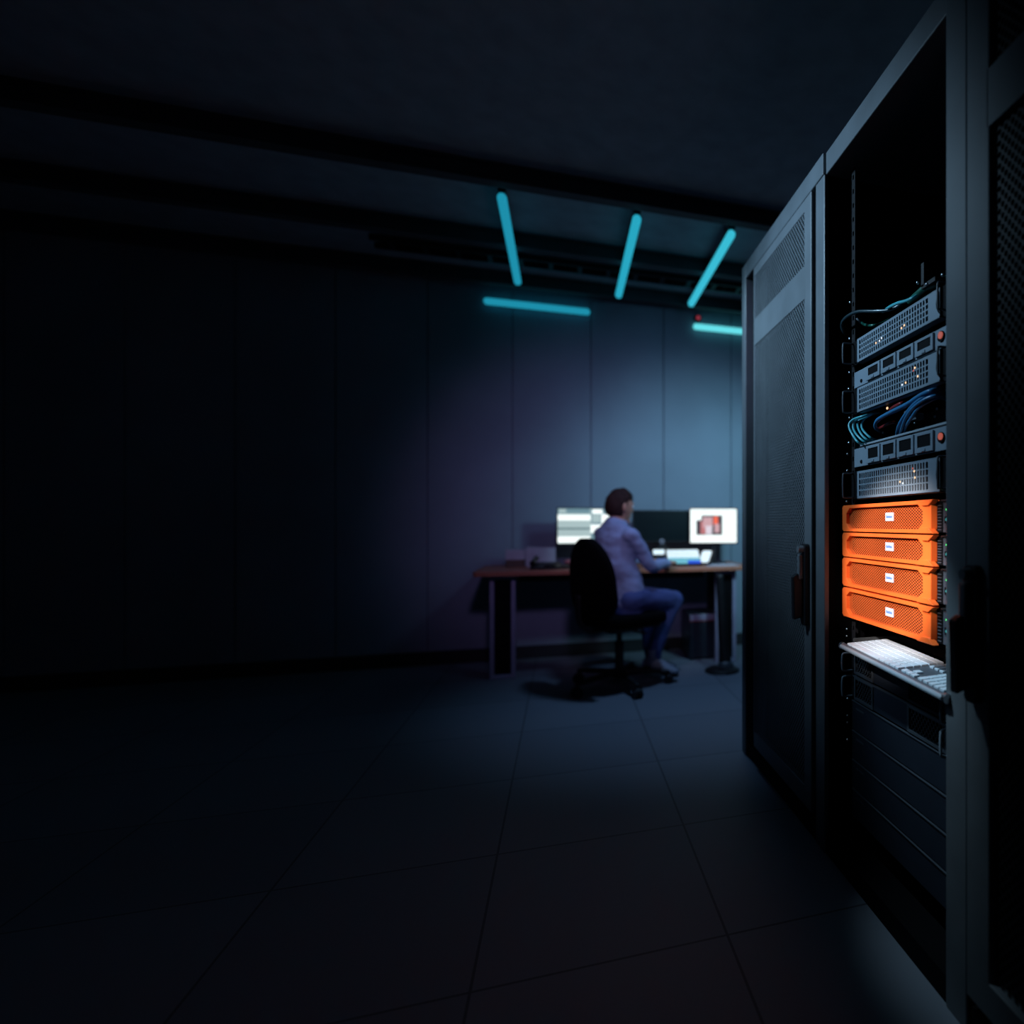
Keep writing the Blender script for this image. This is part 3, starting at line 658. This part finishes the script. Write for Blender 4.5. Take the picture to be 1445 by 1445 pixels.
def drive_unit(z0, z1, label):
    t = thing('drive_enclosure', label, 'drive enclosure', (XU, 1.45, z0), 'slim four-bay drive enclosures in the open rack')
    ya, yb = 1.19, 1.70
    obj('face_plate', MB().box(XU+.004, XU+.008, ya, yb, z0, z1), 'unit_grey', t, .001)
    chassis(t, z0, z1)
    for i in range(4):
        y1 = 1.612-i*.0875; y0 = y1-.080
        b = obj('drive_bay', MB().ring([(y0, z0+.004), (y1, z0+.004), (y1, z1-.003), (y0, z1-.003)], [(y0+.010, z0+.017), (y1-.012, z0+.017), (y1-.012, z1-.010), (y0+.010, z1-.010)], 'x', XU-.002, XU+.005), 'unit_grey', t, .0008)
        obj('bay_opening', MB().box(XU+.0005, XU+.005, y0+.010, y1-.012, z0+.017, z1-.010), 'black', b)
        obj('latch', MB().box(XU-.004, XU-.001, (y0+y1)/2-.008, (y0+y1)/2+.008, z0+.006, z0+.012), 'unit_grey', b)
    obj('power_button', MB().cyl((XU+.004, 1.238, (z0+z1)/2+.005), (XU-.003, 1.238, (z0+z1)/2+.005), .0085, seg=20), 'led_red', t)
    obj('button_ring', MB().cyl((XU+.004, 1.240, (z0+z1)/2+.003), (XU, 1.240, (z0+z1)/2+.003), .013, seg=24), 'black', t)
    for yy in (1.205, 1.652): obj('screw', MB().ball((XU+.003, yy, z0+.014), (.003, .006, .006), 12), 'black', t)
drive_unit(1.481, 1.530, 'slim four-bay enclosure between the two upper grille servers')
drive_unit(1.234, 1.291, 'slim four-bay enclosure right below the teal and blue cables')

# orange servers
def orange_unit(z0, z1, label, ya=1.256, yb=1.744):
    t = thing('orange_server', label, 'server', (XU, 1.48, z0), 'orange-fronted servers in the open rack')
    x0, x1 = XU-.016, XU+.016; iy0, iy1 = ya+.036, yb-.028; iz0, iz1 = z0+.009, z1-.010; c = .016
    outer = [(ya, z0), (ya, z0), (yb, z0), (yb, z0), (yb, z1), (yb, z1), (ya, z1), (ya, z1)]
    inner = [(iy0, iz0+c), (iy0+c*1.4, iz0), (iy1-c*1.4, iz0), (iy1, iz0+c), (iy1, iz1-c), (iy1-c*1.4, iz1), (iy0+c*1.4, iz1), (iy0, iz1-c)]
    ot = [(ya, z0+.010), (ya+.010, z0), (yb-.008, z0), (yb, z0+.006), (yb, z1-.006), (yb-.008, z1), (ya+.010, z1), (ya, z1-.010)]
    obj('bezel', MB().ring(ot, inner, 'x', x0, x1), 'orange', t, .0015)
    # pointed lips at the near corners
    for zz, s in ((z1, -1), (z0, 1)):
        obj('corner_lip', MB().prism([(ya+.055, zz), (ya-.018, zz), (ya+.004, zz+s*.014), (ya+.030, zz+s*.014)], 'x', x0-.006, x0+.012), 'orange', t, .001)
    obj('perforated_panel', MB().box(XU-.005, XU-.004, iy0-.002, iy1+.002, iz0-.002, iz1+.002), 'orange_perf', t, label='orange sheet with rows of small slots')
    chassis(t, z0, z1, 1.20, 1.72, XU+.006, 1.5)
    # white badge with short blue lettering
    yc = 1.467; zc = (z0+z1)/2+.002
    bd = obj('badge', MB().box(XU-.0075, XU-.005, yc-.021, yc+.021, zc-.0115, zc+.0115), 'badge_white', t)
    m = MB(); yy = yc+.016
    for wd, hh in ((.0040, .008), (.0032, .006), (.0036, .006), (.0032, .0075), (.0036, .006), (.0034, .006), (.0030, .006)):
        m.box(XU-.0079, XU-.0074, yy-wd, yy, zc-.0035, zc-.0035+hh); yy -= wd+.0011
    obj('lettering', m, 'badge_blue', bd)
    # black control strip at the near end
    e = obj('control_strip', MB().box(XU+.002, XU+.014, 1.165, 1.232, z0+.003, z1-.003), 'unit_dark', t, .001, label='black strip with lights and a socket')
    obj('vent_strip', MB().box(XU+.001, XU+.014, 1.233, ya-.001, z0+.003, z1-.003), 'black', t)
    H = z1-z0
    for i in range(9): obj('vent_rib', MB().box(XU-.001, XU+.002, 1.236, 1.250, z0+.008+i*(H-.016)/9, z0+.010+i*(H-.016)/9), 'unit_dark', t)
    for yy, v, s1, s2 in ((1.205, .86, .005, .0035), (1.202, .79, .003, .006), (1.209, .74, .003, .006), (1.216, .70, .0022, .004)):
        obj('status_light', MB().box(XU-.001, XU+.002, yy-s1/2, yy+s1/2, z0+v*H-s2/2, z0+v*H+s2/2), 'led_green', e)
    obj('status_light', MB().ball((XU+.001, 1.208, z0+.62*H), (.002, .0045, .003), 10), 'led_white', e)
    obj('socket', MB().box(XU-.001, XU+.002, 1.175, 1.222, z0+.30*H, z0+.50*H), 'black', e)
    m = MB(); m.tube([(XU-.002, 1.206+.009*math.cos(i*PI/8), z0+.41*H+.0045*math.sin(i*PI/8)) for i in range(17)], .0012, 6, sub=2)
    obj('power_ring', m, 'led_teal', e)
    obj('marking', MB().box(XU-.0005, XU+.002, 1.200, 1.214, z0+.16*H, z0+.27*H), 'key_body', e)
    obj('top_edge', MB().box(XU-.004, XU+.010, 1.165, 1.232, z1-.004, z1-.001), 'steel', e)
mat('badge_white', (.60, .62, .72), .5); mat('badge_blue', (.10, .22, .55), .5)
orange_unit(1.034, 1.116, 'topmost of the four orange servers')
orange_unit(.955, 1.030, 'second orange server from the top')
orange_unit(.862, .951, 'third orange server from the top')
orange_unit(.766, .857, 'lowest orange server, just above the white keyboard')

# keyboard shelf
t = thing('rack_shelf', 'dark grey shelf sliding out of the rack under the white keyboard', 'shelf', (1.0, 1.45, .67))
obj('tray', MB().box(XU+.0, 1.35, 1.19, 1.70, .672, .678).box(XU, 1.35, 1.19, 1.196, .678, .70).box(XU, 1.35, 1.694, 1.70, .678, .70), 'shelf_grey', t)
obj('rear_ridge', MB().box(1.02, 1.035, 1.2, 1.69, .678, .70), 'shelf_grey', t)
K0, K1, K2 = Vector((.785, 1.625, .700)), Vector((.785, 1.120, .684)), Vector((.935, 1.715, .708))
t = thing('rack_keyboard', 'white keyboard with silver edge pulled out on the rack shelf', 'keyboard', K0.lerp(K1, .5))
ex = (K1-K0).normalized(); ey = (K2-K0); ey = (ey-ex*ey.dot(ex)).normalized(); ez = ey.cross(ex)
if ez.z < 0: ez = -ez
KM = Matrix(((ex.x, ey.x, ez.x, K0.x), (ex.y, ey.y, ez.y, K0.y), (ex.z, ey.z, ez.z, K0.z), (0, 0, 0, 1)))
W_, D_ = .505, .150
obj('case', MB().box(0, W_, 0, D_, -.012, .0, KM), 'key_case', t, .003)
obj('front_edge', MB().cyl(KM @ Vector((0, -.002, -.006)), KM @ Vector((W_, -.002, -.006)), .0065, seg=12), 'key_body', t)
for xx in (-.004, W_+.004): obj('end_cap', MB().cyl(KM @ Vector((xx-.006, .004, -.006)), KM @ Vector((xx+.006, .004, -.006)), .011, seg=16), 'steel', t)
def key(x0, x1, y0, y1):
    obj('key', MB().box(x0+.0013, x1-.0013, y0+.0013, y1-.0013, 0, .0055, KM), 'key_white', t, .0008)
kp = .0205; x0 = .012; rows_ = 6; dy = .0228; y0 = .010
for r_ in range(rows_):
    if r_ == 0:
        xs = [0, 1.4, 2.6, 3.8, 9.2, 10.6, 11.8, 13.2, 14]
        for a_, b_ in zip(xs, xs[1:]): key(x0+a_*kp, x0+b_*kp, y0, y0+dy)
    else:
        off = [0, .6, .4, .2, 0, 0][r_]; xs = [0]+[1+off+i for i in range(12)]+[14]
        xs = sorted(set([0, 1+off]+[1+off+i for i in range(1, 12)]+[14]))
        for a_, b_ in zip(xs, xs[1:]): key(x0+a_*kp, x0+b_*kp, y0+r_*dy, y0+(r_+1)*dy)
bx = x0+14.6*kp
for i in range(3): key(bx+i*kp, bx+(i+1)*kp-.003, y0+3.6*dy, y0+5.9*dy)
for i in range(3): key(bx+i*kp, bx+(i+1)*kp, y0, y0+dy*.8)
key(bx+kp, bx+2*kp, y0+dy*.9, y0+dy*1.8)
bx2 = bx+3.6*kp
for i in range(5):
    for j in range(5): key(bx2+i*kp*1.05, bx2+(i+1)*kp*1.05-.002, y0+j*dy*1.18, y0+(j+1)*dy*1.18)

# lower units with honeycomb vents
def vent_unit(z0, z1, label):
    t = thing('server', label, 'server', (XU, 1.45, z0), 'dark honeycomb-vent servers low in the open rack')
    ya, yb = 1.19, 1.70
    chassis(t, z0, z1, x0=XU+.03)
    obj('centre_panel', MB().box(XU, XU+.006, 1.385, 1.570, z0, z1), 'panel_dark', t, .001)
    for a_, b_ in ((1.212, 1.385), (1.570, 1.690)):
        f = obj('vent_frame', MB().ring([(a_, z0), (b_, z0), (b_, z1), (a_, z1)], [(a_+.008, z0+.008), (b_-.010, z0+.008), (b_-.010, z1-.006), (a_+.008, z1-.006)], 'x', XU-.003, XU+.006), 'unit_dark', t, .001)
        obj('honeycomb', MB().box(XU+.001, XU+.002, a_+.006, b_-.006, z0+.006, z1-.004), 'hex_perf', f)
    for yh in (1.715, 1.195):
        obj('pull_handle', MB().tube([(XU+.006, yh, z0+.004), (XU-.022, yh, z0+.004), (XU-.030, yh, z0+.012), (XU-.030, yh, z1-.012), (XU-.022, yh, z1-.004), (XU+.006, yh, z1-.004)], .0035, 8, sub=4), 'unit_grey', t, smooth=True)
    obj('top_trim', MB().box(XU-.002, XU+.008, 1.2, 1.70, z1-.0005, z1+.0025), 'unit_dark', t)
vent_unit(.592, .655, 'dark honeycomb-vent server directly below the white keyboard')
vent_unit(.512, .582, 'lower of the two dark honeycomb-vent servers')
def blank(z0, z1, label):
    t = thing('blank_server', label, 'server', (XU, 1.45, z0), 'plain dark units at the bottom of the open rack')
    obj('face_plate', MB().box(XU, XU+.006, 1.19, 1.705, z0, z1), 'panel_dark', t, .001)
    obj('top_trim', MB().box(XU-.003, XU+.004, 1.19, 1.705, z1, z1+.002), 'unit_dark', t)
    obj('marking', MB().box(XU-.0005, XU, 1.63, 1.68, z1-.022, z1-.016), 'unit_dark', t)
    chassis(t, z0, z1)
zz = .504
for lab, h in (('plain dark unit just below the honeycomb-vent servers', .088), ('second plain dark unit from the top', .085), ('third plain dark unit from the top', .085), ('fourth plain dark unit, lowest in the rack', .085)):
    blank(zz-h, zz, lab); zz -= h+.006

# black shelf behind the cable bunch
t = thing('patch_panel', 'dark patch tray behind the teal and blue cables', 'patch panel', (1.0, 1.45, 1.30))
obj('tray', MB().box(XU+.02, 1.4, 1.20, 1.70, 1.296, 1.300), 'black_plastic', t)
obj('back_plate', MB().box(1.02, 1.03, 1.20, 1.70, 1.300, 1.385), 'panel_dark', t)
obj('front_edge', MB().box(XU+.004, XU+.008, 1.20, 1.66, 1.296, 1.301), 'key_body', t)
for i, (px, py) in enumerate(((1322, 577), (1291, 597), (1319, 588), (1246, 610), (1320, 548), (1252, 576), (1278, 581))):
    obj('screw' if i != 5 else 'status_light', MB().ball(on_x(px, py, .90), (.003, .004, .004), 8), 'steel' if i != 5 else 'led_warm', t)
obj('connector', MB().box(.885, .91, 1.415, 1.445, 1.345, 1.365), 'unit_grey', t, .002)
obj('connector', MB().box(.885, .91, 1.385, 1.41, 1.335, 1.352), 'unit_grey', t, .002)

def cable(pts, r, m_, label, grp=None, name='network_cable'):
    P = [on_x(px, py, X) for px, py, X in pts]
    o = obj(name, MB().tube(P, r, 10, sub=8), m_, smooth=True); tag(o, label, 'cable', grp)
TG = 'teal cables looping out at the left of the open rack'
cable([(1243, 579, .95), (1222, 586, .87), (1204, 592, .85), (1198, 601, .84), (1204, 615, .84), (1214, 626, .85), (1232, 628, .93)], .0033, 'cable_teal', 'outermost teal cable loop at the left of the cable bunch', TG)
cable([(1246, 579, .96), (1226, 585, .88), (1208, 593, .86), (1204, 604, .85), (1212, 617, .85), (1224, 625, .87), (1240, 625, .95)], .0033, 'cable_teal', 'second teal cable loop from the left in the cable bunch', TG)
cable([(1250, 579, .97), (1228, 586, .89), (1212, 594, .87), (1211, 604, .86), (1218, 616, .86), (1228, 622, .88), (1242, 622, .96)], .0033, 'cable_teal', 'third teal cable loop from the left in the cable bunch', TG)
cable([(1253, 578, .98), (1232, 584, .90), (1219, 592, .88), (1216, 603, .87), (1223, 613, .87), (1233, 620, .89), (1245, 621, .97)], .0033, 'cable_teal', 'innermost teal cable loop, nearest the red cables', TG)
cable([(1262, 574, 1.0), (1240, 580, .93), (1222, 585, .90), (1210, 592, .89), (1206, 606, .89), (1216, 620, .90), (1234, 624, .99)], .0030, 'cable_green', 'dark green cable behind the teal loops')
BG = 'blue cables crossing the open rack below a grille server'
cable([(1248, 612, .97), (1236, 604, .88), (1238, 593, .86), (1256, 582, .855), (1280, 570, .85), (1300, 557, .85), (1318, 550, .86), (1334, 550, .93)], .0052, 'cable_blue', 'upper blue cable starting in a bend beside the red cables', BG)
cable([(1236, 596, .90), (1248, 587, .875), (1270, 577, .865), (1290, 565, .86), (1308, 555, .86), (1322, 552, .87), (1336, 556, .93)], .0052, 'cable_blue', 'second blue cable from the top, running close under the first', BG)
cable([(1265, 617, .91), (1267, 604, .865), (1274, 590, .855), (1288, 572, .85), (1304, 560, .855), (1322, 555, .87), (1338, 560, .93)], .0042, 'cable_blue', 'leftmost blue cable coming up from the slim enclosure', BG)
cable([(1270, 617, .91), (1272, 606, .862), (1279, 588, .85), (1290, 574, .846), (1306, 563, .85), (1324, 558, .87), (1338, 563, .93)], .0042, 'cable_blue', 'second blue cable coming up from the slim enclosure', BG)
cable([(1276, 615, .91), (1278, 603, .865), (1287, 588, .855), (1296, 576, .853), (1312, 566, .86), (1326, 561, .88), (1340, 566, .93)], .0042, 'cable_blue', 'rightmost blue cable coming up from the slim enclosure', BG)
cable([(1252, 582, .90), (1260, 575, .88), (1272, 569, .87), (1282, 567, .92)], .0045, 'cable_red', 'red cable arching above the blue cables')
cable([(1240, 605, .93), (1248, 601, .89), (1260, 596, .885), (1272, 600, .93)], .0045, 'cable_red', 'red cable below the blue bend')
KG = 'dark cables looping above the topmost grille server'
cable([(1203, 478, .92), (1192, 470, .86), (1188, 458, .84), (1194, 448, .83), (1210, 440, .84), (1235, 439, .86), (1256, 437, .88), (1275, 428, .90), (1292, 420, .96)], .0052, 'cable_black', 'big dark cable loop bulging out at the top left of the servers', KG)
cable([(1246, 440, .93), (1254, 434, .87), (1266, 428, .86), (1280, 424, .86), (1292, 418, .87), (1306, 408, .92)], .0042, 'cable_teal', 'dark cable over the topmost server, teal sheen in its colour', KG)  # cyan sheen of a dark cable put into its teal colour
cable([(1212, 452, .95), (1220, 458, .90), (1232, 459, .89), (1245, 456, .93), (1258, 448, 1.0)], .004, 'cable_green', 'short green cable sagging inside the dark loop', KG)
cable([(1284, 425, .90), (1294, 416, .88), (1306, 406, .88), (1322, 400, .89), (1338, 392, .95)], .009, 'cable_green', 'thick dark green cable above the near end of the topmost server', KG)
tag(obj('cable_clamp', MB().box(.865, .895, 1.318, 1.330, 1.66, 1.72).box(.865, .90, 1.27, 1.33, 1.655, 1.665), 'black_plastic'), 'small black clamp holding the thick green cable', 'clamp')
tag(obj('cable_tie', MB().tube([on_x(1209, 449, .86), on_x(1214, 456, .87)], .003, 8), 'key_body'), 'short pale tie stub inside the dark cable loop', 'cable tie')
